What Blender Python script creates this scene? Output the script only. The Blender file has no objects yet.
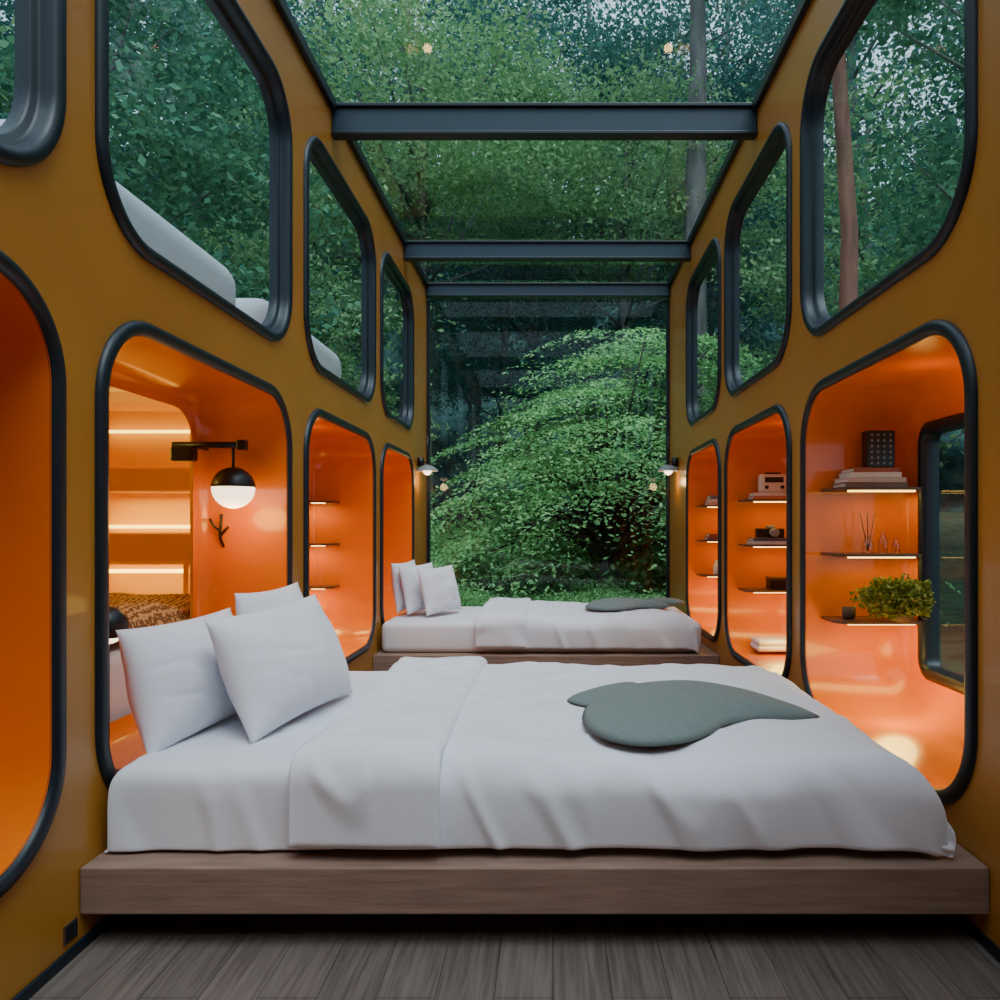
import bpy, bmesh, math, random
import numpy as np
from mathutils import Vector, Matrix, noise
random.seed(7); np.random.seed(7)
scene=bpy.context.scene
COL=scene.collection
XL,XR,ZC,YB=-1.248,1.152,3.49,7.5

# ------------------------------------------------------------ materials
def new_mat(name):
    m=bpy.data.materials.new(name); m.use_nodes=True
    nt=m.node_tree; b=nt.nodes['Principled BSDF']
    return m,nt,b
def pbr(name,col,rough=.5,metal=0,var=0.0,scale=6,bump=0,bscale=60,coat=0,stretch=None,emis=None,estr=0,sheen=0):
    m,nt,b=new_mat(name)
    b.inputs['Base Color'].default_value=(*col,1); b.inputs['Roughness'].default_value=rough
    b.inputs['Metallic'].default_value=metal; b.inputs['Coat Weight'].default_value=coat
    b.inputs['Sheen Weight'].default_value=sheen
    tc=nt.nodes.new('ShaderNodeTexCoord'); mp=nt.nodes.new('ShaderNodeMapping')
    nt.links.new(tc.outputs['Object'],mp.inputs[0])
    if stretch: mp.inputs['Scale'].default_value=stretch
    if var>0:
        n=nt.nodes.new('ShaderNodeTexNoise'); n.inputs['Scale'].default_value=scale; n.inputs['Detail'].default_value=5
        nt.links.new(mp.outputs[0],n.inputs['Vector'])
        r=nt.nodes.new('ShaderNodeValToRGB')
        r.color_ramp.elements[0].position=.3; r.color_ramp.elements[1].position=.7
        r.color_ramp.elements[0].color=(*[c*(1-var) for c in col],1)
        r.color_ramp.elements[1].color=(*[min(1,c*(1+var)) for c in col],1)
        nt.links.new(n.outputs['Fac'],r.inputs[0]); nt.links.new(r.outputs[0],b.inputs['Base Color'])
    if bump>0:
        n2=nt.nodes.new('ShaderNodeTexNoise'); n2.inputs['Scale'].default_value=bscale; n2.inputs['Detail'].default_value=4
        nt.links.new(mp.outputs[0],n2.inputs['Vector'])
        bp=nt.nodes.new('ShaderNodeBump'); bp.inputs['Strength'].default_value=bump; bp.inputs['Distance'].default_value=.01
        nt.links.new(n2.outputs['Fac'],bp.inputs['Height']); nt.links.new(bp.outputs[0],b.inputs['Normal'])
    if emis:
        b.inputs['Emission Color'].default_value=(*emis,1); b.inputs['Emission Strength'].default_value=estr
    return m
def glass(name,tint=(.9,.96,.95),base=.03):
    m=bpy.data.materials.new(name); m.use_nodes=True; nt=m.node_tree; nt.nodes.clear()
    o=nt.nodes.new('ShaderNodeOutputMaterial'); t=nt.nodes.new('ShaderNodeBsdfTransparent'); t.inputs[0].default_value=(*tint,1)
    g=nt.nodes.new('ShaderNodeBsdfGlossy'); g.inputs['Roughness'].default_value=.02
    lw=nt.nodes.new('ShaderNodeLayerWeight'); lw.inputs[0].default_value=.5
    pw=nt.nodes.new('ShaderNodeMath'); pw.operation='POWER'; pw.inputs[1].default_value=5
    ma=nt.nodes.new('ShaderNodeMath'); ma.operation='MULTIPLY_ADD'; ma.inputs[1].default_value=.6; ma.inputs[2].default_value=base
    nt.links.new(lw.outputs['Facing'],pw.inputs[0]); nt.links.new(pw.outputs[0],ma.inputs[0])
    mx=nt.nodes.new('ShaderNodeMixShader')
    nt.links.new(ma.outputs[0],mx.inputs[0]); nt.links.new(t.outputs[0],mx.inputs[1]); nt.links.new(g.outputs[0],mx.inputs[2]); nt.links.new(mx.outputs[0],o.inputs[0])
    return m
def leafmat(name,c1,c2,c3,trans=.3):
    m=bpy.data.materials.new(name); m.use_nodes=True; nt=m.node_tree; nt.nodes.clear()
    o=nt.nodes.new('ShaderNodeOutputMaterial'); g=nt.nodes.new('ShaderNodeNewGeometry'); r=nt.nodes.new('ShaderNodeValToRGB')
    e=r.color_ramp.elements; e[0].color=(*c1,1); e[1].color=(*c3,1); x=e.new(.5); x.color=(*c2,1)
    nt.links.new(g.outputs['Random Per Island'],r.inputs[0])
    d=nt.nodes.new('ShaderNodeBsdfDiffuse'); t=nt.nodes.new('ShaderNodeBsdfTranslucent'); mx=nt.nodes.new('ShaderNodeMixShader'); mx.inputs[0].default_value=trans
    nt.links.new(r.outputs[0],d.inputs[0]); nt.links.new(r.outputs[0],t.inputs[0])
    nt.links.new(d.outputs[0],mx.inputs[1]); nt.links.new(t.outputs[0],mx.inputs[2]); nt.links.new(mx.outputs[0],o.inputs[0])
    return m
def emit(name,col,s):
    return pbr(name,col,.5,emis=col,estr=s)

M_wall=pbr('ochre_paint',(.44,.185,.024),.36,var=.06,scale=3,coat=.15,bump=.05,bscale=120)
M_gasket=pbr('gasket',(.0035,.011,.020),.42,var=.1,scale=20)
M_beam=pbr('beam_paint',(.014,.035,.056),.42,var=.1,scale=10)
M_orange=pbr('orange_lacquer',(.80,.180,.005),.22,var=.04,scale=3,coat=.3)
M_yellow=pbr('yellow_lacquer',(.80,.43,.012),.3,var=.04,scale=3,coat=.15)
M_wood=pbr('platform_wood',(.25,.155,.115),.5,var=.22,scale=5,stretch=(1,6,14),bump=.1,bscale=20)
M_white=pbr('white_cotton',(.77,.77,.83),.85,var=.015,scale=4,bump=.12,bscale=350,sheen=.1)
M_white2=pbr('white_percale',(.73,.73,.79),.85,var=.015,scale=4,bump=.12,bscale=350,sheen=.1)
M_sage=pbr('sage_felt',(.155,.198,.188),.95,var=.08,scale=80,bump=.25,bscale=250,sheen=.1)
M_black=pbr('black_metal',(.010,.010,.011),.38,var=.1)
M_shelf=pbr('shelf_dark',(.10,.05,.03),.35,var=.1)
M_led=emit('led_warm',(1,.60,.14),6)
M_ledy=emit('led_yellow',(1,.70,.10),5)
M_bulb=emit('opal_glass',(1,.82,.55),3.2)
M_paper=pbr('paper',(.7,.66,.58),.8,var=.1,scale=90)
M_glass=glass('window_glass',(.82,.92,.93)); M_roofg=glass('roof_glass',(.94,.98,.98),.02); M_bottle=glass('bottle_glass',(.9,.85,.75),.08)
M_bark=pbr('bark',(.15,.145,.14),.9,var=.4,scale=5,bump=.6,bscale=14,stretch=(1,1,.25))
M_reflbark=pbr('reflection_bark',(.26,.12,.085),.9,var=.35,scale=9,bump=.7,bscale=16,stretch=(1.6,1.6,.12))  # reddish trunk colour standing in for a curtain reflection in the window
M_barkm=pbr('maple_bark',(.035,.03,.026),.9,var=.3,scale=8)
M_cream=pbr('cream_plastic',(.72,.66,.58),.4,var=.03)
M_dots=pbr('grey_dots',(.25,.25,.26),.5,var=.05)
M_pot=pbr('pot_clay',(.10,.06,.04),.7,var=.2)
M_soil=pbr('ground_soil',(.03,.06,.025),.95,var=.6,scale=3,bump=.5,bscale=8)
M_blanket,nt,b=new_mat('woven_blanket'); b.inputs['Roughness'].default_value=.95
tc=nt.nodes.new('ShaderNodeTexCoord'); wv=nt.nodes.new('ShaderNodeTexWave'); wv.wave_type='BANDS'; wv.inputs['Scale'].default_value=12; wv.inputs['Distortion'].default_value=5; wv.inputs['Detail'].default_value=1; wv.inputs['Detail Scale'].default_value=4
r=nt.nodes.new('ShaderNodeValToRGB'); r.color_ramp.elements[0].position=.35; r.color_ramp.elements[1].position=.65
r.color_ramp.elements[0].color=(.20,.11,.05,1); r.color_ramp.elements[1].color=(.62,.46,.26,1)
nt.links.new(tc.outputs['Object'],wv.inputs['Vector']); nt.links.new(wv.outputs['Fac'],r.inputs[0]); nt.links.new(r.outputs[0],b.inputs['Base Color'])

M_floor,nt,b=new_mat('floor_boards')
tc=nt.nodes.new('ShaderNodeTexCoord'); mp=nt.nodes.new('ShaderNodeMapping'); mp.inputs['Scale'].default_value=(24,1.1,1)
n=nt.nodes.new('ShaderNodeTexNoise'); n.inputs['Scale'].default_value=3; n.inputs['Detail'].default_value=8; n.inputs['Distortion'].default_value=.8
r=nt.nodes.new('ShaderNodeValToRGB'); r.color_ramp.elements[0].position=.32; r.color_ramp.elements[1].position=.72
r.color_ramp.elements[0].color=(.105,.080,.068,1); r.color_ramp.elements[1].color=(.20,.158,.135,1)
br=nt.nodes.new('ShaderNodeTexBrick'); br.inputs['Color1'].default_value=(1,1,1,1); br.inputs['Color2'].default_value=(.82,.82,.82,1); br.inputs['Mortar'].default_value=(.35,.35,.35,1)
br.inputs['Scale'].default_value=1; br.inputs['Brick Width'].default_value=1.8; br.inputs['Row Height'].default_value=.14; br.inputs['Mortar Size'].default_value=.0016
mp2=nt.nodes.new('ShaderNodeMapping'); mp2.inputs['Rotation'].default_value=(0,0,math.pi/2)
nt.links.new(tc.outputs['Object'],mp.inputs[0]); nt.links.new(tc.outputs['Object'],mp2.inputs[0]); nt.links.new(mp.outputs[0],n.inputs['Vector']); nt.links.new(mp2.outputs[0],br.inputs['Vector'])
nt.links.new(n.outputs['Fac'],r.inputs[0])
mul=nt.nodes.new('ShaderNodeMix'); mul.data_type='RGBA'; mul.blend_type='MULTIPLY'; mul.inputs[0].default_value=1
nt.links.new(r.outputs[0],mul.inputs[6]); nt.links.new(br.outputs[0],mul.inputs[7]); nt.links.new(mul.outputs[2],b.inputs['Base Color']); b.inputs['Roughness'].default_value=.45

# ------------------------------------------------------------ helpers
def link(o,parent=None):
    COL.objects.link(o)
    if parent is not None: o.parent=parent
    return o
def mobj(name,verts,faces,mat,parent=None,smooth=True,fixn=True):
    me=bpy.data.meshes.new(name); me.from_pydata([tuple(v) for v in verts],[],faces)
    if fixn:
        bm=bmesh.new(); bm.from_mesh(me); bmesh.ops.recalc_face_normals(bm,faces=bm.faces); bm.to_mesh(me); bm.free()
    me.materials.append(mat)
    if smooth: me.polygons.foreach_set('use_smooth',[True]*len(me.polygons))
    o=bpy.data.objects.new(name,me); return link(o,parent)
def empty(name,loc=(0,0,0)):
    o=bpy.data.objects.new(name,None); o.location=loc; o.empty_display_size=.1; return link(o)
def tag(o,label,cat,group=None,kind=None):
    o['label']=label; o['category']=cat
    if group: o['group']=group
    if kind: o['kind']=kind
    return o
def struct(o,label=None):
    o['kind']='structure'
    if label: o['label']=label
    return o
def box(name,x0,x1,y0,y1,z0,z1,mat,parent=None,bev=.004,seg=2,smooth=False):
    bm=bmesh.new(); bmesh.ops.create_cube(bm,size=1)
    cx,cy,cz=(x0+x1)/2,(y0+y1)/2,(z0+z1)/2
    for v in bm.verts: v.co=Vector((cx+v.co.x*(x1-x0),cy+v.co.y*(y1-y0),cz+v.co.z*(z1-z0)))
    if bev>0: bmesh.ops.bevel(bm,geom=list(bm.edges),offset=bev,segments=seg,affect='EDGES',profile=.5)
    me=bpy.data.meshes.new(name); bm.to_mesh(me); bm.free(); me.materials.append(mat)
    if smooth: me.polygons.foreach_set('use_smooth',[True]*len(me.polygons))
    return link(bpy.data.objects.new(name,me),parent)
def rrect(a0,a1,b0,b1,r,n=12):
    r=min(r,(a1-a0)/2-.001,(b1-b0)/2-.001); P=[]
    for (ca,cb,t0) in ((a1-r,b1-r,0),(a0+r,b1-r,math.pi/2),(a0+r,b0+r,math.pi),(a1-r,b0+r,1.5*math.pi)):
        for i in range(n+1):
            t=t0+math.pi/2*i/n; P.append((ca+r*math.cos(t),cb+r*math.sin(t)))
    return P
def loft_faces(nr,n,off=0,closed=False):
    F=[]
    m=nr if closed else nr-1
    for k in range(m):
        k2=(k+1)%nr
        for i in range(n):
            j=(i+1)%n; F.append((off+k*n+i,off+k*n+j,off+k2*n+j,off+k2*n+i))
    return F
def side_ring(rect,rad,inset,o,s,xw):
    y0,y1,z0,z1=rect
    return [(xw+s*o,a,b) for a,b in rrect(y0+inset,y1-inset,z0+inset,z1-inset,max(rad-inset,.04))]
def side_loft(name,rect,rad,prof,s,xw,mat,parent=None,cap=False,closed=False):
    V=[]; 
    for (ins,o) in prof: V+=side_ring(rect,rad,ins,o,s,xw)
    n=52; F=loft_faces(len(prof),n,closed=closed)
    if cap: F.append(tuple(range((len(prof)-1)*n,len(prof)*n)))
    return mobj(name,V,F,mat,parent)
def tube(path,rad,seg=8):
    V=[];F=[]
    P=[Vector(p) for p in path]; n=len(P)
    if not hasattr(rad,'__len__'): rad=[rad]*n
    for i,p in enumerate(P):
        t=(P[min(i+1,n-1)]-P[max(i-1,0)]).normalized()
        a=t.orthogonal().normalized() if i==0 else (pa-t*pa.dot(t)).normalized()
        pa=a; b_=t.cross(a)
        for k in range(seg):
            an=2*math.pi*k/seg; V.append(p+(a*math.cos(an)+b_*math.sin(an))*rad[i])
    F=loft_faces(n,seg); F.append(tuple(range(seg))[::-1]); F.append(tuple(range((n-1)*seg,n*seg)))
    return V,F
def tubes(name,items,mat,parent=None,seg=8):
    V=[];F=[]
    for path,rad in items:
        v,f=tube(path,rad,seg); o=len(V); V+=v; F+=[tuple(i+o for i in q) for q in f]
    return mobj(name,V,F,mat,parent,fixn=False)
def lathe(name,prof,loc,mat,parent=None,seg=32,capb=True,capt=True):
    V=[];
    for r_,z in prof:
        for k in range(seg):
            a=2*math.pi*k/seg; V.append((loc[0]+r_*math.cos(a),loc[1]+r_*math.sin(a),loc[2]+z))
    F=loft_faces(len(prof),seg)
    if capb: F.append(tuple(range(seg))[::-1])
    if capt: F.append(tuple(range((len(prof)-1)*seg,len(prof)*seg)))
    return mobj(name,V,F,mat,parent)
def area(name,loc,rot,sx,sy,e,col):
    l=bpy.data.lights.new(name,'AREA'); l.shape='RECTANGLE'; l.size=sx; l.size_y=sy; l.energy=e; l.color=col
    o=bpy.data.objects.new(name,l); o.location=loc; o.rotation_euler=rot; return link(o)
def point(name,loc,e,col,rad=.04):
    l=bpy.data.lights.new(name,'POINT'); l.energy=e; l.color=col; l.shadow_soft_size=rad
    o=bpy.data.objects.new(name,l); o.location=loc; return link(o)

# ------------------------------------------------------------ room shell
LZ=(.28,1.74); UZ=(1.93,3.17)
left_y=[(.45,1.93),(2.07,3.6),(3.8,5.3),(5.48,6.75)]
right_y=[(.45,1.9),(2.06,3.5),(3.66,5.05),(5.2,6.5)]
RAD=.27
def wall(name,xw,s,ys):
    cu=bpy.data.curves.new(name,'CURVE'); cu.dimensions='2D'; cu.fill_mode='BOTH'; th=.07; cu.extrude=th/2
    loops=[[(-1.6,0),(YB+.08,0),(YB+.08,ZC),(-1.6,ZC)]]
    for (a,b_) in ys:
        for (z0,z1) in (LZ,UZ):
            loops.append(rrect(a+.025,b_-.025,z0+.025,z1-.025,RAD-.025))
    for L in loops:
        sp=cu.splines.new('POLY'); sp.points.add(len(L)-1); sp.use_cyclic_u=True
        for p,q in zip(sp.points,L): p.co=(q[0],q[1],0,1)
    o=bpy.data.objects.new('tmp',cu); COL.objects.link(o)
    dg=bpy.context.evaluated_depsgraph_get(); dg.update()
    me=bpy.data.meshes.new_from_object(o.evaluated_get(dg))
    bpy.data.objects.remove(o)
    for v in me.vertices:
        a,b2,c=v.co; v.co=(xw+s*(c+th/2),a,b2)
    bm=bmesh.new(); bm.from_mesh(me); bmesh.ops.recalc_face_normals(bm,faces=bm.faces); bm.to_mesh(me); bm.free()
    me.materials.clear(); me.materials.append(M_wall); me.name=name
    w=bpy.data.objects.new(name,me); return struct(link(w),'ochre-yellow painted wall with rounded openings')
wall('wall_left',XL,-1,left_y); wall('wall_right',XR,1,right_y)
struct(box('wall_light_block',XL-.07,XR+.07,-1.68,-1.6,0,ZC,M_wall,bev=0),'unseen ochre-yellow end wall added to block light from behind')  # unseen wall behind the camera, added to stop flattening light from the back
struct(box('floor',XL,XR,-1.6,YB+.08,-.08,0,M_floor,bev=0),'grey-brown wooden floorboards')
struct(box('baseboard_left',XL,XL+.012,-1.6,YB,0,.03,M_gasket),'dark slim baseboard')
struct(box('baseboard_right',XR-.012,XR,-1.6,YB,0,.03,M_gasket),'dark slim baseboard')
vg=empty('air_vent',(XL,1.96,.045)); 
for k in range(4):
    o=box('vent_slat',.0035,.006,-.018+k*.012,-.011+k*.012,.004,.046,M_gasket,vg,bev=.001)
o=box('vent_plate',0,.003,-.025,.032,0,.05,M_shelf,vg,bev=.001)
tag(vg,'small dark slatted air vent low on the ochre wall','vent')

GB=[(0,.0),(0,-.010),(.008,-.018),(.022,-.021),(.036,-.018),(.043,-.010),(.045,0)]
wn=1
for xw,s,ys in ((XL,-1,left_y),(XR,1,right_y)):
    for i,(a,b_) in enumerate(ys):
        rect=(a,b_,UZ[0],UZ[1])
        w=side_loft(f'window_{wn}',rect,RAD,GB+[(.046,.02),(.05,.03),(.066,.03),(.069,.04),(.070,.07)],s,xw,M_gasket)
        struct(w,'rounded window with dark blue rubber frame')
        g=side_loft('glass_pane',rect,RAD,[(.065,.05),(.3,.0502)],s,xw,M_glass,w,cap=True)
        g.data.polygons.foreach_set('use_smooth',[False]*len(g.data.polygons))
        wn+=1
bw=empty(f'window_{wn}',(0,YB,0)); struct(bw,'full-height fixed garden window with slim dark frame'); wn+=1
def child_box(name,parent,*a,**k):
    o=box(name,*a,parent=None,**k); o.parent=parent; o.matrix_parent_inverse=Matrix.Translation(parent.location).inverted(); return o
child_box('window_frame',bw,XL,XL+.03,YB,YB+.06,0,ZC-.15,M_gasket)
child_box('window_frame',bw,XR-.03,XR,YB,YB+.06,0,ZC-.15,M_gasket)
child_box('window_frame',bw,XL,XR,YB,YB+.06,0,.12,M_gasket)
child_box('glass_pane',bw,XL+.03,XR-.03,YB+.028,YB+.032,.1,ZC-.15,M_roofg,bev=0)
tn=1
for yb,h in ((-.2,.17),(1.9,.17),(4.28,.17),(6.34,.15),(7.44,.13)):
    bm_=struct(box(f'trim_{tn}',XL+.001,XR-.001,yb,yb+.055,ZC-h,ZC,M_beam,bev=.008),'dark slate-blue steel roof beam'); tn+=1
    f=box('beam_flange',XL+.001,XR-.001,yb-.02,yb+.075,ZC-.02,ZC,M_gasket,parent=bm_); 
    f=box('beam_flange',XL+.001,XR-.001,yb-.012,yb+.067,ZC-h-.002,ZC-h+.018,M_gasket,parent=bm_); 
for x0,x1 in ((XL,XL+.03),(XR-.03,XR)):
    struct(box(f'trim_{tn}',x0,x1,-1.6,YB,ZC-.04,ZC+.02,M_gasket),'dark roof glazing rail'); tn+=1
cl=struct(box('ceiling',XL-.05,XR+.05,-1.6,YB+.05,ZC+.022,ZC+.026,M_roofg,bev=0),'clear glass roof')

# ------------------------------------------------------------ pods
SH=[1.283,.995,.705]
WARM=(1,.52,.10); YEL=(1,.70,.14)
def shelf(xw,s,yend,z,depth=.40,wd=.20,x0=.07,e_=.5):
    e=empty('wall_shelf',(xw+s*(x0+depth/2),yend-.02,z))
    V=[];x1=x0+depth; y1=yend; y0=yend-wd; r_=.07
    out=[(x0,y1)]
    for i in range(9):
        t=math.pi+math.pi/2*i/8; out.append((x0+r_+r_*math.cos(t),y0+r_+r_*math.sin(t)))
    for i in range(9):
        t=1.5*math.pi+math.pi/2*i/8; out.append((x1-r_+r_*math.cos(t),y0+r_+r_*math.sin(t)))
    out.append((x1,y1)); n=len(out)
    for zz in (z-.012,z): V+=[(xw+s*a,b_,zz) for a,b_ in out]
    F=loft_faces(2,n)+[tuple(range(n)),tuple(range(n,2*n))]
    inv=Matrix.Translation(e.location).inverted()
    o=mobj('shelf_board',V,F,M_shelf,e,smooth=False); o.matrix_parent_inverse=inv
    a,b_=sorted((xw+s*(x0+.06),xw+s*(x1-.05)))
    o=box('led_strip',a,b_,y0+.03,y0+.045,z-.019,z-.0125,M_led,e,bev=0); o.matrix_parent_inverse=inv
    tag(e,'thin dark curved shelf with warm light strip underneath','shelf')
    e['group']='lit shelves inside the pods'
    area('shelf_light',((a+b_)/2,y0+.06,z-.025),(0,0,0),abs(b_-a),.06,e_,YEL)
    return e
PD=.46
def pod(xw,s,a,b_,style):
    rect=(a,b_,LZ[0],LZ[1])
    e=empty('alcove_pod',(xw,(a+b_)/2,LZ[0]))
    inv=Matrix.Translation(e.location).inverted()
    fr=side_loft('rubber_frame',rect,RAD,GB,s,xw,M_gasket,e); fr.matrix_parent_inverse=inv
    prof=[(.045,-.004),(.041,.03),(.035,.07),(.03,.15),(.03,PD-.16),(.04,PD-.09),(.075,PD-.035),(.13,PD-.005),(.19,PD)]
    if style=='window':
        sh=side_loft('pod_shell',rect,RAD,prof,s,xw,M_orange,e)
        wf=side_loft('pod_window_frame',rect,RAD,[(.18,PD-.002),(.182,PD-.02),(.20,PD-.025),(.222,PD-.02),(.228,PD),(.23,PD+.05)],s,xw,M_gasket,e)
        wg=side_loft('glass_pane',rect,RAD,[(.21,PD+.02),(.35,PD+.0202)],s,xw,M_glass,e,cap=True)
        wf.matrix_parent_inverse=inv; wg.matrix_parent_inverse=inv
        lab='orange lacquered wall alcove with shelves and rounded rear window'
    elif style=='open':
        prof=[(.045,-.004),(.041,.03),(.035,.07),(.03,.15),(.03,.30),(.04,.36),(.07,.40),(.10,.41)]
        sh=side_loft('pod_shell',rect,RAD,prof,s,xw,M_orange,e)
        lab='orange and yellow lacquered sleeping alcove glowing with warm light'
    else:
        sh=side_loft('pod_shell',rect,RAD,prof,s,xw,M_orange,e,cap=True)
        lab='glossy orange lacquered wall alcove'
    sh.matrix_parent_inverse=inv
    tag(e,lab,'alcove'); e['group']='rounded wall alcoves'
    return e
for i,(a,b_) in enumerate(right_y):
    pod(XR,1,a,b_,'window' if i==1 else 'plain')
    if i>0:
        for z in SH: shelf(XR,1,b_-.035,z)
        point('pod_light',(XR+.24,(a+b_)/2+.30,LZ[0]+.17),4.2 if i==1 else 3.0,YEL,.10)
        point('pod_light',(XR+.22,(a+b_)/2,LZ[1]-.16),1.0,WARM,.06)
for i,(a,b_) in enumerate(left_y):
    pod(XL,-1,a,b_,'open' if i==1 else 'plain')
    if i==2:
        for z in SH: shelf(XL,-1,b_-.035,z,depth=.2,wd=.18,x0=.23,e_=.7)
    if i!=1:
        point('pod_light',(XL-.24,(a+b_)/2+.1,LZ[0]+.17),1.0 if i==0 else 2.7,WARM,.10)
        if i>1: point('pod_light',(XL-.22,(a+b_)/2,LZ[1]-.16),1.2,WARM,.06)
ch=empty('sleeping_chamber',(-2.0,3.2,.2)); inv=Matrix.Translation(ch.location).inverted()
def cbox(name,*a,**k):
    o=box(name,*a,parent=ch,**k); o.matrix_parent_inverse=inv; return o
X0,X1,Y0,Y1,Z0,Z1=-2.66,XL-.415,1.7,4.5,.22,1.82
cbox('rear_panel',X0-.04,X0,Y0,Y1,Z0,Z1,M_yellow)
cbox('end_panel',X0-.04,X1,Y1,Y1+.04,Z0,Z1,M_yellow)
cbox('end_panel',X0-.04,X1,Y0-.04,Y0,Z0,Z1,M_yellow)
cbox('roof_panel',X0-.04,X1,Y0,Y1,Z1-.03,Z1,M_yellow)
cbox('floor_panel',X0-.04,X1,Y0,Y1,Z0,Z0+.04,M_yellow)
cbox('side_panel',X1-.02,X1,3.52,Y1,Z0,Z1,M_yellow)
cbox('bunk_rail',X0,X1-.02,4.18,4.3,1.30,1.44,M_yellow,bev=.03,seg=4)
cbox('bunk_rail',X0,X1-.02,4.18,4.3,.90,1.08,M_yellow,bev=.03,seg=4)
cbox('led_strip',X0+.03,X1-.05,4.44,4.47,1.66,1.675,M_ledy,bev=0)
cbox('led_strip',X0+.03,X1-.05,4.44,4.47,1.10,1.12,M_ledy,bev=0)
cbox('led_strip',X0+.03,X1-.05,4.44,4.47,.84,.86,M_ledy,bev=0)
cbox('bunk_post',-2.06,-2.03,4.23,4.27,.5,.9,M_yellow)
tag(ch,'yellow bunk chamber with glowing light strips behind the alcove','sleeping alcove')
area('chamber_light',(-2.15,4.38,1.28),(0,0,0),.9,.1,2.4,YEL)
area('chamber_light',(-2.15,4.38,.88),(0,0,0),.9,.1,2.4,YEL)
point('chamber_light',(-2.1,3.2,1.5),4.2,YEL,.08)
bk=empty('bunk_bed',(-2.0,3.2,.26)); inv=Matrix.Translation(bk.location).inverted()
o=box('mattress',X0+.03,X1-.03,1.8,4.15,.262,.62,M_white2,parent=bk,bev=.05,seg=4,smooth=True); o.matrix_parent_inverse=inv
tag(bk,'narrow bunk mattress inside the yellow chamber','bed')
def heightcloth(name,x0,x1,y0,y1,z,amp,nx,ny,mat,th=.03,frq=4):
    V=[];F=[]
    for j in range(ny+1):
        for i in range(nx+1):
            x=x0+(x1-x0)*i/nx; y=y0+(y1-y0)*j/ny
            e=min(i,nx-i)/nx*2; f=min(j,ny-j)/ny*2
            h=th*min(1,(min(e,f)*8))**.5
            V.append((x,y,z+h+amp*noise.noise(Vector((x*frq,y*frq,3.1)))*min(1,min(e,f)*6)))
    for j in range(ny):
        for i in range(nx):
            a=j*(nx+1)+i; F.append((a,a+1,a+nx+2,a+nx+1))
    return mobj(name,V,F,mat)
bl=heightcloth('blanket',X0+.05,X1-.05,1.95,4.12,.665,.07,40,60,M_blanket,th=.09)
tag(bl,'brown and cream woven throw spread on the bunk','blanket')

# ------------------------------------------------------------ beds
def nz(x,y,z=0): return noise.noise(Vector((x,y,z)))
def bed(y0,y1,zt,lab,right_gap=0):
    e=empty('bed',((XL+XR)/2,(y0+y1)/2,0)); inv=Matrix.Translation(e.location).inverted()
    def add(o): o.matrix_parent_inverse=inv; return o
    add(box('bed_platform',XL+.002,XR-.002,y0,y1,.094,.217,M_wood,parent=e,bev=.004))
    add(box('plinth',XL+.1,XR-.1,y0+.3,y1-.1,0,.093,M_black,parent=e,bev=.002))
    add(box('mattress',XL+.034,XR-.10,y0+.10,y1-.06,.218,zt-.008,M_white2,parent=e,bev=.045,seg=5,smooth=True))
    tag(e,lab,'bed'); return e
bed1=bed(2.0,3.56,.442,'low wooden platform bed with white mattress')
bed2=bed(5.25,6.5,.442,'low wooden platform bed by the garden window')

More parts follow.
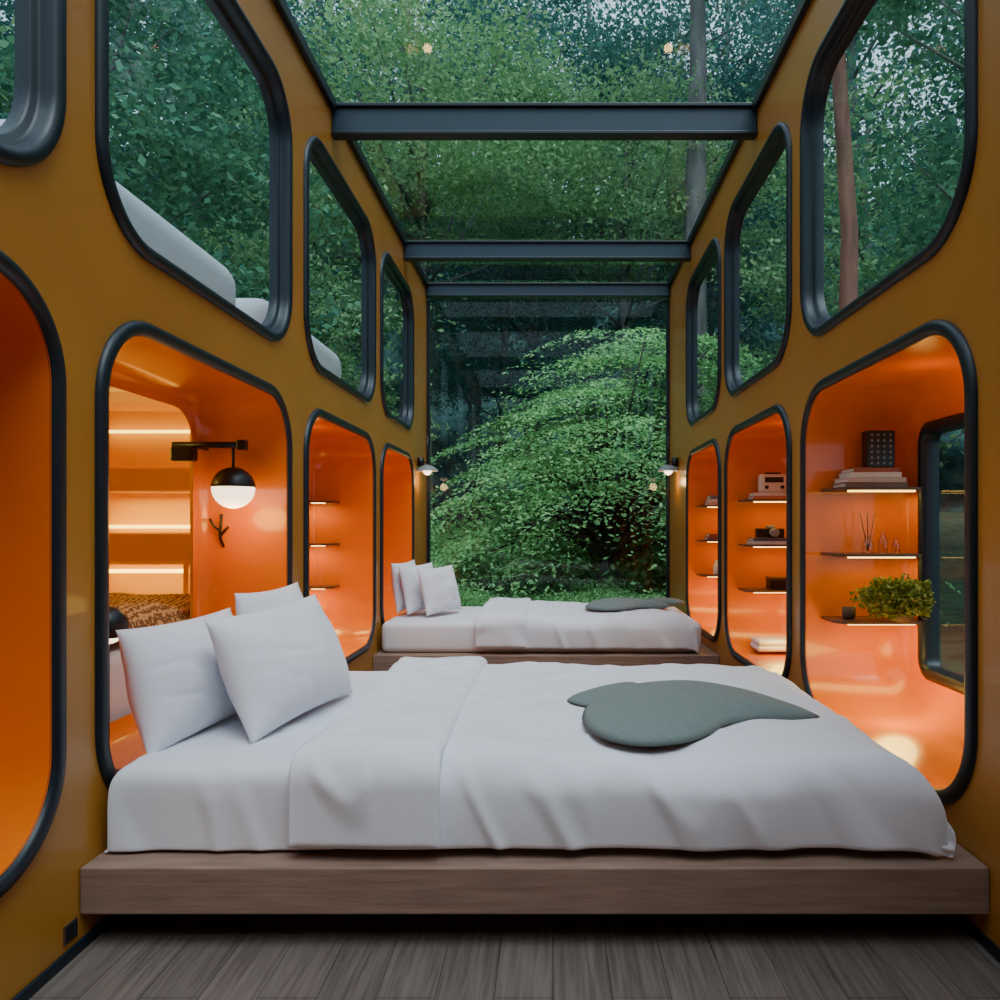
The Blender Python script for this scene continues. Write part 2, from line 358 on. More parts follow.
def edge(over,R):
    if over<=0: return 0,0
    q=R*math.pi/2
    if over<q:
        t=over/R; return R*math.sin(t),R*(1-math.cos(t))
    return R,R+over-q
def drape(name,x0,x1,y0,y1,zt,dl,dr,df,db,mat,nx,ny,R=.05,RR=.16,zmin=.222,seed=0,amp=1.,parent=None,th=.022,puffy=0.):
    V=[];F=[]
    L0=x0-dl; L1=x1+dr; W0=y0-df; W1=y1+db
    for j in range(ny+1):
        t=W0+(W1-W0)*j/ny
        for i in range(nx+1):
            s=L0+(L1-L0)*i/nx
            if s<x0: p,d1=edge(x0-s,R); x=x0-p
            elif s>x1: p,d1=edge(s-x1,RR); x=x1+p
            else: x=s;d1=0
            if t<y0: p,d2=edge(y0-t,R); y=y0-p
            elif t>y1: p,d2=edge(t-y1,R); y=y1+p
            else: y=t;d2=0
            dd=max(d1,d2)+.25*min(d1,d2)
            z=zt-dd
            a1=s*.8+t*.6; a2=-s*.5+t*.85
            ridge=max(0,1-abs(nz(a1*3.2,a2*1.1,seed+20))*7)
            ridge2=max(0,1-abs(nz(a1*1.3,a2*4.2,seed+31))*8)
            ridge3=max(0,1-abs(nz(a1*6.5,a2*3.0,seed+47))*6)
            w=nz(s*2.0,t*1.8,seed)*.022+ridge*.008+ridge2*.008+ridge3*.003+nz(s*5+t*2.5,t*3-s,seed+3)*.006+nz(s*14,t*12,seed+5)*.0012
            if puffy:
                u_=min(1,max(0,(s-x0)/(x1-x0))); v_=min(1,max(0,(t-y0)/(y1-y0)))
                w+=puffy*(math.sin(math.pi*u_)**.5 if 0<u_<1 else 0)*(math.sin(math.pi*v_)**.5 if 0<v_<1 else 0)
            k=min(1,(d2)/.08) if t<y0 else 0
            z+=w*amp*(1-k)
            if k>0:
                fr=max(0,1-abs(nz(s*4.5+z*2,z*1.5,seed+40))*6)
                y-= (.012+.020*nz(s*3.5,t*1.6,seed+7)+.013*fr+.022*puffy*20*math.sin(min(math.pi,max(0,(zt-z)/.25*math.pi))))*k*amp
            if z<zmin+.002: z=zmin+.004+.002*nz(s*9,t*9,seed)
            V.append((x,y,z))
    for j in range(ny):
        for i in range(nx):
            a=j*(nx+1)+i; F.append((a,a+1,a+nx+2,a+nx+1))
    o=mobj(name,V,F,mat,parent,fixn=False)
    md=o.modifiers.new('sol','SOLIDIFY'); md.thickness=th; md.offset=-1
    md.use_rim=True
    ss=o.modifiers.new('sub','SUBSURF'); ss.levels=1; ss.render_levels=1
    return o
dv=drape('duvet',-.67,.90,2.130,3.46,.478,.035,.31,.275,.2,M_white,150,110,R=.07,seed=1,puffy=.016)
tag(dv,'white cotton duvet draped over the front bed','duvet')
drape('duvet_fold',-.66,-.345,2.115,3.47,.512,.055,.06,.30,.2,M_white,40,110,R=.08,RR=.045,seed=1.0,amp=1.,parent=dv,th=.024)
sh=drape('fitted_sheet',-1.175,-.60,2.135,3.46,.450,.255,.0,.255,.1,M_white2,60,100,R=.045,seed=3,amp=.55,parent=bed1,th=.008); sh.matrix_parent_inverse=Matrix.Translation(bed1.location).inverted()
d2=drape('duvet',-.50,.86,5.38,6.38,.475,.035,.33,.26,.2,M_white,90,70,R=.07,seed=5,puffy=.016)
tag(d2,'white cotton duvet draped over the rear bed','duvet')
drape('duvet_fold',-.49,-.22,5.36,6.39,.505,.055,.05,.28,.2,M_white,30,70,R=.08,RR=.045,seed=5,parent=d2,th=.024)

def pillow_mesh(name,w,h,T,seed):
    n=44;V=[];F=[]
    idx={}
    for side in (1,-1):
        for j in range(n+1):
            for i in range(n+1):
                u=-1+2*i/n; v=-1+2*j/n
                border=i in(0,n) or j in (0,n)
                if side==-1 and border: continue
                x=w/2*u*(1-.07*(1-v*v)*abs(u)**2); y=h/2*v*(1-.07*(1-u*u)*abs(v)**2)
                t=T/2*(max(0,1-abs(u)**2.2)**.62)*(max(0,1-abs(v)**2.2)**.62)
                ed=max(abs(u),abs(v))
                cr=max(0,1-abs(nz(u*1.6+v*1.2+seed,v*1.1-u*.8,side+4))*7)
                wr=nz(u*1.6+seed,v*1.6,side)*.014-cr*.005
                z=side*(t+wr*min(1,(1-ed)*4)) if not border else 0
                idx[(side,i,j)]=len(V); V.append((x,y,z))
    for side in (1,-1):
        for j in range(n):
            for i in range(n):
                q=[]
                for a,b_ in ((i,j),(i+1,j),(i+1,j+1),(i,j+1)):
                    q.append(idx.get((side,a,b_),idx.get((1,a,b_))))
                F.append(tuple(q if side==1 else q[::-1]))
    me=bpy.data.meshes.new(name); me.from_pydata(V,[],F); me.materials.append(M_white)
    me.polygons.foreach_set('use_smooth',[True]*len(me.polygons)); return me
def pillow(w,h,T,seed,center,wax,upax,label,group):
    me=pillow_mesh('pillow',w,h,T,seed); o=bpy.data.objects.new('pillow',me)
    a=Vector(wax).normalized(); u=Vector(upax); u=(u-a*u.dot(a)).normalized(); n=a.cross(u)
    M=Matrix((a,u,n)).transposed().to_4x4(); M.translation=Vector(center); o.matrix_world=M
    link(o); tag(o,label,'pillow',group); return o
G='white pillows on the front bed'
pillow(.64,.41,.25,1,(-.925,2.64,.650),(.24,1,.04),(-.42,.0,1),'plump white pillow leaning on another pillow',G)
pillow(.62,.39,.24,4,(-1.19,2.52,.625),(.12,1,.0),(-.27,0,1),'white pillow propped against the alcove frame',G)
pillow(.56,.42,.20,8,(-1.10,3.06,.665),(.08,1,.0),(-.22,0,1),'white pillow tucked behind the others',G)
G='white pillows on the rear bed'
pillow(.44,.36,.15,11,(-.86,5.78,.63),(.55,1,.02),(-.3,0,1),'white pillow leaning on the row of pillows',G)
pillow(.46,.37,.15,13,(-1.02,5.84,.64),(.45,1,.02),(-.25,0,1),'white pillow in the middle of the row',G)
pillow(.46,.38,.15,15,(-1.14,5.90,.65),(.2,1,.02),(-.12,0,1),'white pillow propped against the wall',G)

def catmull(P,k=6):
    n=len(P);out=[]
    for i in range(n):
        p0,p1,p2,p3=[Vector(P[(i+d)%n]) for d in (-1,0,1,2)]
        for a in range(k):
            t=a/k; out.append(.5*((2*p1)+(-p0+p2)*t+(2*p0-5*p1+4*p2-p3)*t*t+(-p0+3*p1-3*p2+p3)*t**3))
    return out
def puff(name,P,c,z,H,mat,parent=None,flat=.012):
    out=catmull(P); n=len(out); c=Vector(c); rings=12; V=[];F=[]
    for side in (1,-1):
        for k in range(rings):
            t=k/rings
            h=(H*(1-(1-t)**2.6)**.6)
            for p in out:
                q=p.lerp(c,t)
                zz=z+flat+ (h if side==1 else -flat*min(1,t*6))
                V.append((q.x,q.y,zz+.003*nz(q.x*9,q.y*9)*t))
        V.append((c.x,c.y,z+flat+(H if side==1 else -flat)))
    off=rings*n+1
    for s_,o in ((1,0),(0,off)):
        F+=loft_faces(rings,n,off=o)
        for i in range(n): F.append((o+(rings-1)*n+i,o+(rings-1)*n+(i+1)%n,o+rings*n))
    o=mobj(name,V,F,mat,parent); 
    bm=bmesh.new(); bm.from_mesh(o.data); bmesh.ops.remove_doubles(bm,verts=bm.verts,dist=.0003); bmesh.ops.recalc_face_normals(bm,faces=bm.faces); bm.to_mesh(o.data); bm.free()
    o.data.polygons.foreach_set('use_smooth',[True]*len(o.data.polygons))
    return o
big=[(.093,2.37),(.12,2.62),(.22,2.83),(.38,2.95),(.56,2.97),(.72,2.82),(.83,2.58),(.86,2.45),(.79,2.42),(.68,2.42),(.55,2.36),(.46,2.24),(.37,2.15),(.24,2.12),(.14,2.2)]
small=[(.05,2.70),(.11,2.80),(.2,2.9),(.32,2.98),(.34,2.84),(.25,2.68),(.13,2.60),(.07,2.64)]
cu=puff('leaf_cushion',big,(.40,2.56),.484,.045,M_sage,flat=.018); tag(cu,'sage green leaf-shaped felt cushion on the white duvet','cushion','leaf cushions')
puff('cushion_lobe',small,(.2,2.79),.488,.022,M_sage,cu)
def T(P,sx,sy,ox,oy): return [((x-.4)*sx+ox,(y-2.56)*sy+oy) for x,y in P]
cu2=puff('leaf_cushion',T(big,.85,.75,.50,5.80),(.50,5.80),.488,.05,M_sage,flat=.018); tag(cu2,'sage green leaf-shaped cushion on the rear bed','cushion','leaf cushions')
puff('cushion_lobe',T([(.9-x,y) for x,y in small],1.0,.7,.60,5.92),tuple(T([(.7,2.79)],1.0,.7,.60,5.92)[0]),.490,.035,M_sage,cu2)

# ------------------------------------------------------------ lamps
def sph(R,a0,a1,n=14): return [(max(.0005,R*math.sin(a0+(a1-a0)*i/n)),-R*math.cos(a0+(a1-a0)*i/n)) for i in range(n+1)]
def parent_at(objs,e):
    inv=Matrix.Translation(e.location).inverted()
    for o in objs: o.parent=e; o.matrix_parent_inverse=inv
L=empty('wall_lamp',(-1.43,3.54,1.478)); gx,gy,gz=-1.43,3.40,1.285
parts=[tubes('lamp_arm',[([(-1.70,gy,1.478),(-1.38,gy,1.478)],.015),([(-1.62,gy,1.478),(-1.62,3.56,1.478)],.010)],M_black),
 box('arm_clamp',-1.70,-1.60,gy-.03,gy+.03,1.405,1.468,M_black,bev=.008),
 box('end_block',-1.41,-1.37,gy-.022,gy+.022,1.455,1.50,M_black,bev=.006),
 tubes('lamp_stem',[([(gx,gy,1.478),(gx,gy,gz+.08)],.007)],M_black),
 lathe('lamp_shade',sph(.094,math.pi/2+.05,math.pi),(gx,gy,gz),M_black),
 lathe('lamp_globe',sph(.091,0,math.pi/2+.05),(gx,gy,gz),M_bulb)]
parent_at(parts,L); tag(L,'black swing-arm lamp with half-black opal globe in the alcove','wall lamp')
point('globe_glow',(gx-.0,gy-.02,gz-.14),2.5,WARM,.06)
hk=tubes('coat_hook',[([(-1.545,3.565,1.02),(-1.55,3.54,1.06),(-1.545,3.53,1.10),(-1.535,3.52,1.17)],.007),([(-1.545,3.53,1.09),(-1.575,3.52,1.12),(-1.585,3.51,1.15)],.006),([(-1.548,3.54,1.07),(-1.515,3.52,1.10),(-1.50,3.51,1.11)],.006)],M_black)
tag(hk,'small black twig-shaped hook on the orange panel','hook')
L=empty('table_lamp',(-1.42,2.42,.335)); gx,gy,gz=-1.42,2.42,.80
parts=[lathe('lamp_base',[(.055,0),(.055,.012),(.015,.02)],(gx,gy,.315),M_black),
 tubes('lamp_stem',[([(gx,gy,.33),(gx,gy,gz-.05)],.008)],M_black),
 lathe('lamp_shade',sph(.062,math.pi*.30,math.pi),(gx,gy,gz),M_black),
 lathe('lamp_globe',sph(.059,0,math.pi*.30),(gx,gy,gz),M_bulb)]
parent_at(parts,L); tag(L,'small round black lamp beside the pillows','table lamp')
for xw,s in ((XL,1),(XR,-1)):
    x=xw+s*.09; y=7.0; z=1.64
    L=empty('wall_sconce',(xw,y,z))
    parts=[lathe('wall_plate',[(.03,-.04),(.03,.04)],(xw+s*.03,y,z+.06),M_black,seg=16),
     tubes('sconce_arm',[([(xw,y,z+.06),(x,y,z+.06),(x,y,z+.02)],.007),([(x,y,z+.05),(x,y,z+.30)],.008)],M_black),
     lathe('lamp_shade',[(.10,-.025),(.095,-.008),(.045,.025),(.01,.035)],(x,y,z),M_dots,seg=24,capb=False),
     lathe('lamp_globe',sph(.04,0,math.pi),(x,y,z-.02),M_bulb)]
    parent_at(parts,L); tag(L,'small brimmed wall sconce beside the garden window','wall sconce','window sconces')
    point('sconce_glow',(x,y,z-.12),1.8,(1,.6,.22),.04)

# ------------------------------------------------------------ shelf objects
BC=[(.35,.09,.04),(.62,.5,.4),(.08,.09,.12),(.55,.2,.1),(.7,.68,.62),(.2,.12,.08),(.12,.18,.2)]
BM=[pbr('book_cover_%d'%i,c,.6,var=.08,scale=30) for i,c in enumerate(BC)]
def book(x,y,z,w,d,h,mi,grp,rot=0):
    e=empty('book',(x,y,z)); e.rotation_euler=(0,0,rot)
    box('book_cover',-w/2,w/2,-d/2,d/2,0,.0035,BM[mi],e,bev=0)
    c=box('book_cover',-w/2,w/2,-d/2,d/2,h-.0035,h,BM[mi],e,bev=0)
    box('book_spine',-w/2,w/2,-d/2,-d/2+.004,.0035,h-.0035,BM[mi],e,bev=0)
    box('book_pages',-w/2+.004,w/2-.004,-d/2+.0045,d/2-.005,.0037,h-.0037,M_paper,e,bev=0)
    names={0:'rust red',1:'beige',2:'dark navy',3:'orange-red',4:'off-white',5:'brown',6:'slate'}
    tag(e,names[mi]+' hardback book lying flat on the lit shelf','book',grp)
def stack(x,y,z,specs,grp):
    for (w,d,h,mi,r_) in specs:
        book(x,y,z,w,d,h,mi,grp,r_); z+=h+.0006
    return z
yA=right_y[1][1]-.13
z=stack(XR+.25,yA,SH[0]+.001,[(.27,.16,.022,5,0),(.26,.15,.02,1,.03),(.22,.15,.022,4,-.02),(.2,.14,.02,0,.05)],'books stacked on the top shelf')
def speaker(x,y,z,w,d,h):
    e=empty('speaker',(x,y,z)); box('speaker_body',-w/2,w/2,-d/2,d/2,0,h,M_black,e,bev=.006)
    V=[];F=[]
    for i in range(4):
        for j in range(6):
            cx=-w/2+w*(i+.8)/4.6; cz=h*(j+.8)/6.6; o=len(V)
            for k in range(8): V.append((cx+.006*math.cos(k*math.pi/4),-d/2-.0015,cz+.006*math.sin(k*math.pi/4)))
            F.append(tuple(range(o,o+8)))
    g=mobj('speaker_dots',V,F,M_dots,e,smooth=False); tag(e,'small black box speaker with dotted front on the books','speaker')
speaker(XR+.29,yA,z+.001,.125,.06,.165)
def bottle(x,y,z,r_,h,reeds=False,mat=M_bottle,lab='small clear glass bottle on the lit shelf',name='bottle'):
    b_=lathe(name,[(r_*.9,0),(r_,.006),(r_,h*.6),(r_*.45,h*.75),(r_*.4,h*.95),(r_*.48,h)],(x,y,z),mat,seg=20)
    if reeds: tubes('reed',[([(x,y,z+.01),(x+dx,y+dy,z+h*2.2)],.0022) for dx,dy in ((.03,0),(-.03,.01),(.01,.03),(-.01,-.02))],M_pot,b_,seg=5)
    tag(b_,lab,name)
bottle(XR+.24,yA-.01,SH[1]+.001,.026,.08,True,lab='reed diffuser bottle with thin sticks')
bottle(XR+.31,yA,SH[1]+.001,.022,.10)
bottle(XR+.36,yA-.02,SH[1]+.001,.018,.07)
cupo=lathe('cup',[(.022,0),(.028,.01),(.03,.05),(.026,.05),(.022,.012)],(XR+.16,yA,SH[2]+.001),M_pot,seg=20,capt=True); tag(cupo,'small dark cup on the lit shelf','cup')

def leafcloud(name,C,size,mat,parent=None,up=0.0,asp=.5,bias=None):
    n=len(C); C=np.asarray(C,dtype=np.float64)
    a=np.random.normal(size=(n,3)); 
    nrm=np.random.normal(size=(n,3))
    if bias is None: nrm[:,2]+=up*2.2
    else: nrm=nrm*.55+bias
    nrm/=np.linalg.norm(nrm,axis=1)[:,None]
    a-=nrm*(a*nrm).sum(1)[:,None]; a/=np.linalg.norm(a,axis=1)[:,None]
    b_=np.cross(nrm,a); L=(size*(.6+.8*np.random.rand(n)))[:,None]
    V=np.empty((n,4,3)); V[:,0]=C-a*L/2; V[:,1]=C+b_*L*asp/2; V[:,2]=C+a*L/2; V[:,3]=C-b_*L*asp/2
    me=bpy.data.meshes.new(name); me.vertices.add(4*n); me.vertices.foreach_set('co',V.reshape(-1).astype(np.float32))
    me.loops.add(4*n); me.loops.foreach_set('vertex_index',np.arange(4*n,dtype=np.int32))
    me.polygons.add(n); me.polygons.foreach_set('loop_start',np.arange(0,4*n,4,dtype=np.int32)); me.polygons.foreach_set('loop_total',np.full(n,4,dtype=np.int32))
    me.update(calc_edges=True); me.materials.append(mat)
    return link(bpy.data.objects.new(name,me),parent)
M_lf_plant=leafmat('plant_leaf',(.10,.13,.02),(.20,.25,.04),(.36,.38,.09))
pl=lathe('potted_plant',[(.03,0),(.045,.01),(.05,.05),(.046,.055)],(XR+.34,yA-.12,SH[2]+.001),M_pot,seg=20)
C=np.random.uniform(-1,1,size=(6500,3)); C=C[(C**2).sum(1)<1]; C=C*np.array([.165,.10,.088])*(1+.22*np.sin(C[:,:1]*9)*np.cos(C[:,1:2]*8)) +np.array([XR+.31,yA-.14,SH[2]+.105]); C=C[(C[:,0]<XR+.45)&(C[:,2]>SH[2]+.015)&(C[:,1]<yA+.08)]
leafcloud('foliage',C,.022,M_lf_plant,pl,up=.4,asp=.6); tag(pl,'small bushy green plant in a dark pot','potted plant')

yB=right_y[2][1]-.13
z=stack(XR+.26,yB,SH[0]+.001,[(.27,.16,.022,3,0),(.25,.15,.02,4,.03)],'books stacked on the middle alcove shelf')
e=empty('radio',(XR+.27,yB,z+.001)); box('radio_body',-.09,.09,-.035,.035,0,.12,M_cream,e,bev=.018,seg=4,smooth=False)
box('radio_display',-.06,.06,-.037,-.0355,.065,.10,M_black,e,bev=0); 
for dx in (-.05,.05):
    k=lathe('radio_knob',[(.012,-.006),(.012,.006)],(0,0,0),M_black,e,seg=14); k.rotation_euler=(math.pi/2,0,0); k.location=(dx,-.0425,.035)
box('radio_handle',-.05,.05,-.006,.006,.1215,.132,M_black,e,bev=.003)
tag(e,'cream retro radio standing on books','radio')
z=stack(XR+.26,yB,SH[1]+.001,[(.28,.16,.02,4,0),(.27,.15,.02,2,.02)],'books on the second alcove shelf')
e=empty('camera',(XR+.25,yB,z+.001)); box('camera_body',-.09,.09,-.025,.025,0,.06,M_black,e,bev=.006); 
k=lathe('camera_lens',[(.026,-.03),(.028,.02),(.022,.022)],(0,0,0),M_dots,e,seg=20); k.rotation_euler=(math.pi/2,0,0); k.location=(.015,-.056,.032)
box('viewfinder',-.02,.03,-.02,.02,.0605,.078,M_dots,e,bev=.004); tag(e,'black compact camera lying on books','camera')
e=empty('storage_box',(XR+.31,yB,SH[2]+.001)); box('box_body',-.07,.07,-.05,.05,0,.06,M_black,e,bev=.004); box('box_lid',-.073,.073,-.053,.053,.0605,.078,M_shelf,e,bev=.004); tag(e,'small dark lidded box on the lit shelf','box')
tw=empty('folded_towel',(XR+.24,yB-.1,.33))
box('towel_layer',-.12,.12,-.1,.1,0,.035,M_white,tw,bev=.016,seg=4,smooth=True); box('towel_layer',-.115,.115,-.095,.095,.036,.07,M_white,tw,bev=.016,seg=4,smooth=True); tag(tw,'folded white towel at the bottom of the alcove','towel')
yC=right_y[3][1]-.13
stack(XR+.25,yC,SH[0]+.001,[(.24,.15,.025,1,0),(.22,.14,.025,4,.03),(.2,.13,.03,6,.03)],'books in the far alcove')
stack(XR+.25,yC,SH[1]+.001,[(.24,.15,.025,5,0),(.22,.14,.025,0,.03)],'books on the far second shelf')
bottle(XR+.22,yC,SH[2]+.001,.03,.12,mat=M_cream,lab='cream ceramic vase on the lit shelf',name='vase')

for (a,b_) in (left_y[1],left_y[2]):
    m=box('mattress',-2.1,-1.42,a+.05,b_-.1,1.86,2.30,M_white2,bev=.12,seg=6,smooth=True)
    tag(m,'white mattress seen through the upper side window','mattress','upper level mattresses')

# ------------------------------------------------------------ outdoors
V=[];F=[];n=60
for j in range(n+1):
    for i in range(n+1):
        x=-45+90*i/n; y=-20+75*j/n
        inroom=(abs(x)<4 and y<9)
        V.append((x,y,-.15+(0 if inroom else .25*nz(x*.3,y*.3))+max(0,y-14)*.10))
for j in range(n):
    for i in range(n):
        a=j*(n+1)+i; F.append((a,a+1,a+n+2,a+n+1))
gr=struct(mobj('ground',V,F,M_soil),'leafy forest ground'); 

M_l_maple=leafmat('maple_leaf',(.14,.36,.14),(.23,.50,.19),(.40,.66,.28),.3)
M_l_a=leafmat('leaf_mid',(.07,.21,.14),(.11,.28,.17),(.17,.36,.20),.3)
M_l_haze=leafmat('leaf_haze',(.06,.17,.16),(.09,.23,.20),(.14,.31,.26),.3)  # distance haze painted into the leaf colour as a bluish tint
M_l_c=leafmat('leaf_light',(.17,.36,.17),(.26,.46,.22),(.40,.58,.30),.35)
def tree_mesh(H,R,base,tr,ncl,nl,mat,seed,size=.12,bark=None,flatc=.42):
    rng=np.random.RandomState(seed); random.seed(seed)
    path=[];rad=[]
    for i in range(9):
        t=i/8; path.append((.35*nz(t*2,seed)*t*2,.35*nz(t*2,seed+5)*t*2,H*.95*t-.3)); rad.append(tr*(1-.75*t))
    items=[(path,rad)]; C=[]
    for k in range(ncl):
        while True:
            p=rng.uniform(-1,1,3)
            if np.dot(p,p)<1 : break
        zc=(base+H)/2; rz=(H-base)/2
        taper=1-.35*max(0,p[2])
        c=np.array([p[0]*R*taper,p[1]*R*taper,zc+p[2]*rz])
        cr=R*(.14+.14*rng.rand())
        q=rng.normal(size=(nl//ncl,3))*np.array([cr,cr,cr*flatc])*.75; C.append(c+q)
        if k%3==0:
            ti=min(7.9,max(1,(c[2]-R*.4+.3)/(H*.95)*8)); a0=Vector(path[int(ti)]).lerp(Vector(path[min(8,int(ti)+1)]),ti-int(ti))
            mid=a0.lerp(Vector(c),.5)+Vector((0,0,-.12)); items.append(([a0,mid,Vector(c)],[tr*.22,tr*.13,tr*.04]))
    t=tubes('tree',items,bark or M_bark,seg=8); f=leafcloud('foliage',np.concatenate(C),size,mat,t,up=.5,asp=.55)
    return t,f
def place(src,xy,sc,rz,label,z=0,group='forest trees'):
    t,f=src; t2=t.copy(); f2=f.copy(); f2.parent=t2; COL.objects.link(t2); COL.objects.link(f2)
    t2.location=(xy[0],xy[1],z); t2.scale=(sc,)*3; t2.rotation_euler=(0,0,rz); tag(t2,label,'tree',group); return t2
srcs=[tree_mesh(11,2.8,2.2,.20,80,22000,M_l_a,1,flatc=.3),tree_mesh(15,3.4,3.5,.24,85,22000,M_l_haze,2,.13,flatc=.3),tree_mesh(9,2.6,1.5,.14,70,20000,M_l_c,3,.11,flatc=.28),tree_mesh(18,3.6,5,.26,80,22000,M_l_haze,4,.14,flatc=.3),
 tree_mesh(17,2.6,11,.30,40,9000,M_l_a,9,.12),
 tree_mesh(10.8,3.8,6.4,.20,80,30000,M_l_c,6,.11,flatc=.14),
 tree_mesh(8.2,1.2,5.2,.11,30,6000,M_l_a,12,.08,bark=M_reflbark)]  # last tree stands in for a reddish curtain reflection
labs=['leafy green forest tree','tall forest tree with blue-green haze painted into its leaves','light green young forest tree','very tall forest tree with bare lower trunk','tall tree with thick bare grey trunk','broad tree with layered light green crown','slim reddish-brown pine added in place of a curtain reflection']
spots=[(2.62,13.9,4,1.0),(-2.6,15.2,5,1.0),(1.6,16.6,5,.95),(-4.6,13.5,2,.95),(5.6,13.5,2,1.0),(-.6,21,3,.95),(-6.8,16,0,1.1),(-4.0,21,3,1.0),(4.2,22,3,1.0),(1.2,26,3,1.1),(-7.5,24,3,1.1),(8,20,1,1.2),(-11.5,19,1,1.1),(13,18,3,1),(-3,29,1,1.4),(6.5,28,3,1.2),
 (-5.2,8.5,0,.9),(5.6,8.3,0,.9),(-9,12,3,.9),(9.4,12,3,.9),(-15,15,1,1.2),(15.5,13,1,1.2),(-6.8,4.2,2,.9),(7,3.8,2,.95),(2.42,6.2,6,1.0),(-1.2,18.2,1,.6),(3.6,17.5,1,.6)]
for (x,y,k,sc) in spots:
    place(srcs[k],(x,y),sc,random.uniform(0,6.28) if k not in (4,6) else (0 if k==4 else 2.2),labs[k],z=-.1+max(0,y-14)*.10)
for t,f in srcs:
    bpy.data.objects.remove(f); bpy.data.objects.remove(t)

def maple():
    rng=np.random.RandomState(11); C=[];B=[];items=[]
    cx,cy=1.2,11.4; tx,ty=.75,10.9
    items.append(([(tx,ty,-.2),(tx-.08,ty,.35),(tx+.08,ty+.1,.8)],[.10,.08,.06]))
    n=0
    while n<205:
        p=rng.uniform(-1,1,3); p[2]=p[2]*.62+.38; r_=np.linalg.norm(p)
        lim=1+.30*nz(p[0]*2.2,p[1]*2.2,p[2]*2.2+3)
        if r_>lim or r_<.55: continue
        if p[1]>.45: continue
        c=np.array([cx+p[0]*3.0,cy+p[1]*2.1,.75+p[2]*3.25])
        if c[2]<.5 or (c[2]<1.45 and abs(c[0]-tx)<.8): continue
        n+=1
        dr=np.array([p[0],p[1]-.3]); dr/=np.linalg.norm(dr)+1e-6
        pr=.24+.22*rng.rand()
        al=rng.normal(size=350)*pr*1.6; ac=rng.normal(size=350)*pr*.7
        q=np.stack([al*dr[0]-ac*dr[1],al*dr[1]+ac*dr[0],rng.normal(size=350)*.024],axis=1)
        q[:,2]-=al*.30+(al**2+ac**2)*.26
        C.append(c+q); bb=np.zeros_like(q); bb[:,0]=dr[0]*.45; bb[:,1]=dr[1]*.45; bb[:,2]=1.0; B.append(bb)
        if n%3==0:
            a=Vector((tx+.05,ty+.05,.6+.25*rng.rand())); m=a.lerp(Vector(c),.5)+Vector((0,0,.3)); items.append(([a,a.lerp(m,.5)+Vector((0,0,.08)),m,Vector(c)],[.045,.032,.02,.008]))
    t=tubes('maple_tree',items,M_barkm,seg=7); leafcloud('foliage',np.concatenate(C),.068,M_l_maple,t,asp=.5,bias=np.concatenate(B)*1.4)
    tag(t,'spreading bright green maple with layered foliage outside the window','tree')
maple()
def shrub_src():
    rng=np.random.RandomState(5); C=[]
    items=[]
    for k in range(26):
        a=rng.rand()*6.28; r_=.55*rng.rand()**.5; c=np.array([r_*math.cos(a),r_*math.sin(a),.12+.38*rng.rand()*(1.2-r_)])
        C.append(c+rng.normal(size=(150,3))*np.array([.14,.14,.07])); items.append(([(0,0,-.1),tuple(c)],[.012,.005]))
    t=tubes('shrub',items,M_barkm,seg=5); f=leafcloud('foliage',np.concatenate(C),.055,M_l_maple,t,up=.8,asp=.5); return t,f
ss=shrub_src(); rng=np.random.RandomState(3)
pts=[(rng.uniform(-2.6,3.6),rng.uniform(8.5,10.6),rng.uniform(.55,.9)) for k in range(24)]+[(rng.uniform(-4,5.5),rng.uniform(12,14.5),rng.uniform(1.4,2.4)) for k in range(16)]
for x,y,sc in pts:
    t2=place(ss,(x,y),sc,rng.rand()*6.28,'low leafy green shrub covering the ground',z=-.12,group='ground shrubs'); t2['category']='shrub'
bpy.data.objects.remove(ss[1]); bpy.data.objects.remove(ss[0])

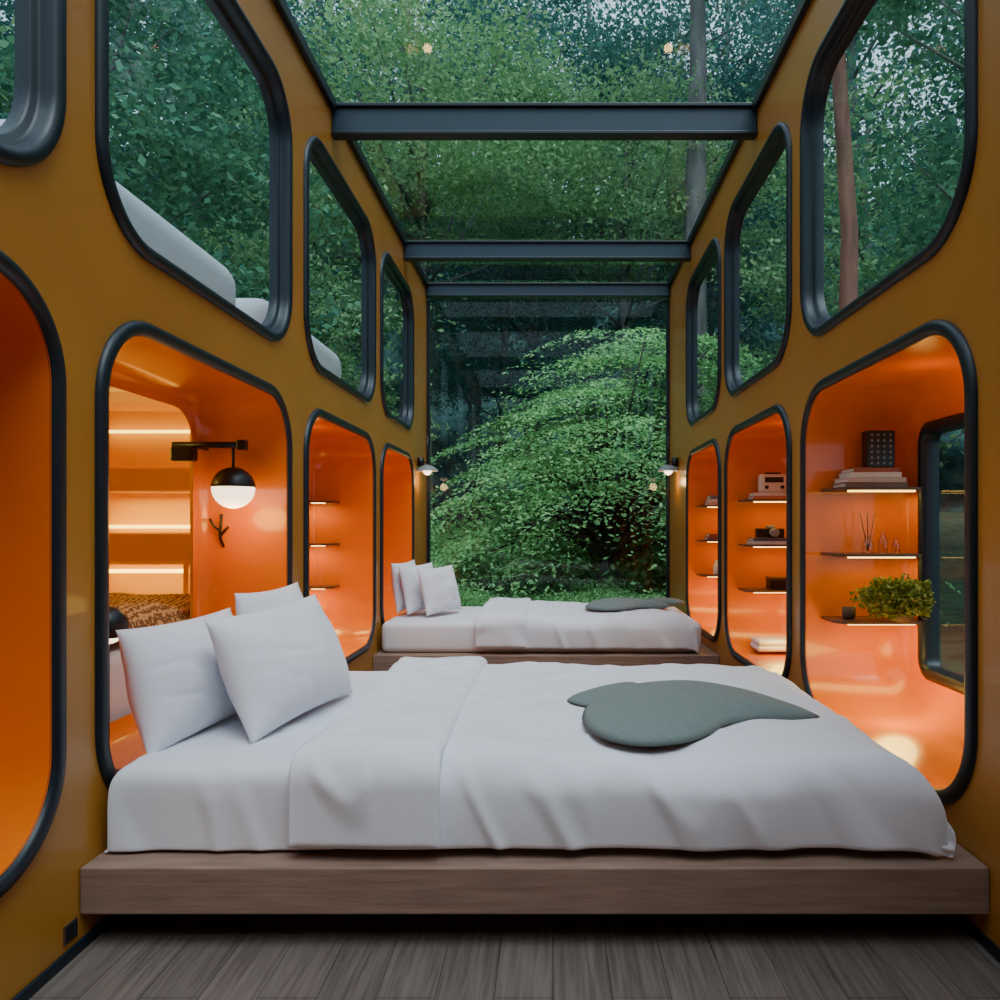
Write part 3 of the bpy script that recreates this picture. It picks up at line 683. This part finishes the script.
M_far,nt,b=new_mat('distant_foliage'); b.inputs['Roughness'].default_value=1
tc=nt.nodes.new('ShaderNodeTexCoord'); n=nt.nodes.new('ShaderNodeTexNoise'); n.inputs['Scale'].default_value=1.4; n.inputs['Detail'].default_value=10; n.inputs['Roughness'].default_value=.75
r=nt.nodes.new('ShaderNodeValToRGB'); r.color_ramp.elements[0].position=.38; r.color_ramp.elements[1].position=.66
r.color_ramp.elements[0].color=(.015,.045,.048,1); r.color_ramp.elements[1].color=(.10,.22,.19,1)
nt.links.new(tc.outputs['Object'],n.inputs['Vector']); nt.links.new(n.outputs['Fac'],r.inputs[0]); nt.links.new(r.outputs[0],b.inputs['Base Color'])
V=[];F=[];na=90;nh=24
for j in range(nh+1):
    for i in range(na+1):
        a=math.radians(-20+220*i/na); h=j/nh
        R=36+3*nz(i*.4,j*.6,2)+h*3
        V.append((R*math.cos(a),R*math.sin(a),-1+h*(19+4*nz(i*.35,7))))
for j in range(nh):
    for i in range(na):
        a=j*(na+1)+i; F.append((a,a+1,a+na+2,a+na+1))
df=mobj('distant_forest',V,F,M_far); tag(df,'dense dark green forest slope around the house','forest',kind='stuff')

# ------------------------------------------------------------ light & world
w=bpy.data.worlds.new('World'); scene.world=w; w.use_nodes=True; nt=w.node_tree
bg=nt.nodes['Background']; 
tc=nt.nodes.new('ShaderNodeTexCoord'); sp=nt.nodes.new('ShaderNodeSeparateXYZ'); r=nt.nodes.new('ShaderNodeValToRGB')
r.color_ramp.elements[0].color=(.42,.60,.74,1); r.color_ramp.elements[1].color=(.70,.85,1,1); r.color_ramp.elements[1].position=.8
nt.links.new(tc.outputs['Generated'],sp.inputs[0]); nt.links.new(sp.outputs[2],r.inputs[0]); nt.links.new(r.outputs[0],bg.inputs[0]); bg.inputs[1].default_value=1.6
sun=bpy.data.lights.new('sun','SUN'); sun.energy=2.8; sun.angle=math.radians(40); sun.color=(.88,.95,1)
so=bpy.data.objects.new('sun',sun); link(so); so.rotation_euler=(math.radians(24),math.radians(12),0)

cam=bpy.data.cameras.new('camera'); cam.sensor_width=36; cam.lens=27.36; cam.shift_x=-.053; cam.shift_y=.025; cam.clip_start=.02; cam.clip_end=200
co=bpy.data.objects.new('camera',cam); co.location=(0,0,1.12); co.rotation_euler=(math.pi/2,0,0); link(co); scene.camera=co
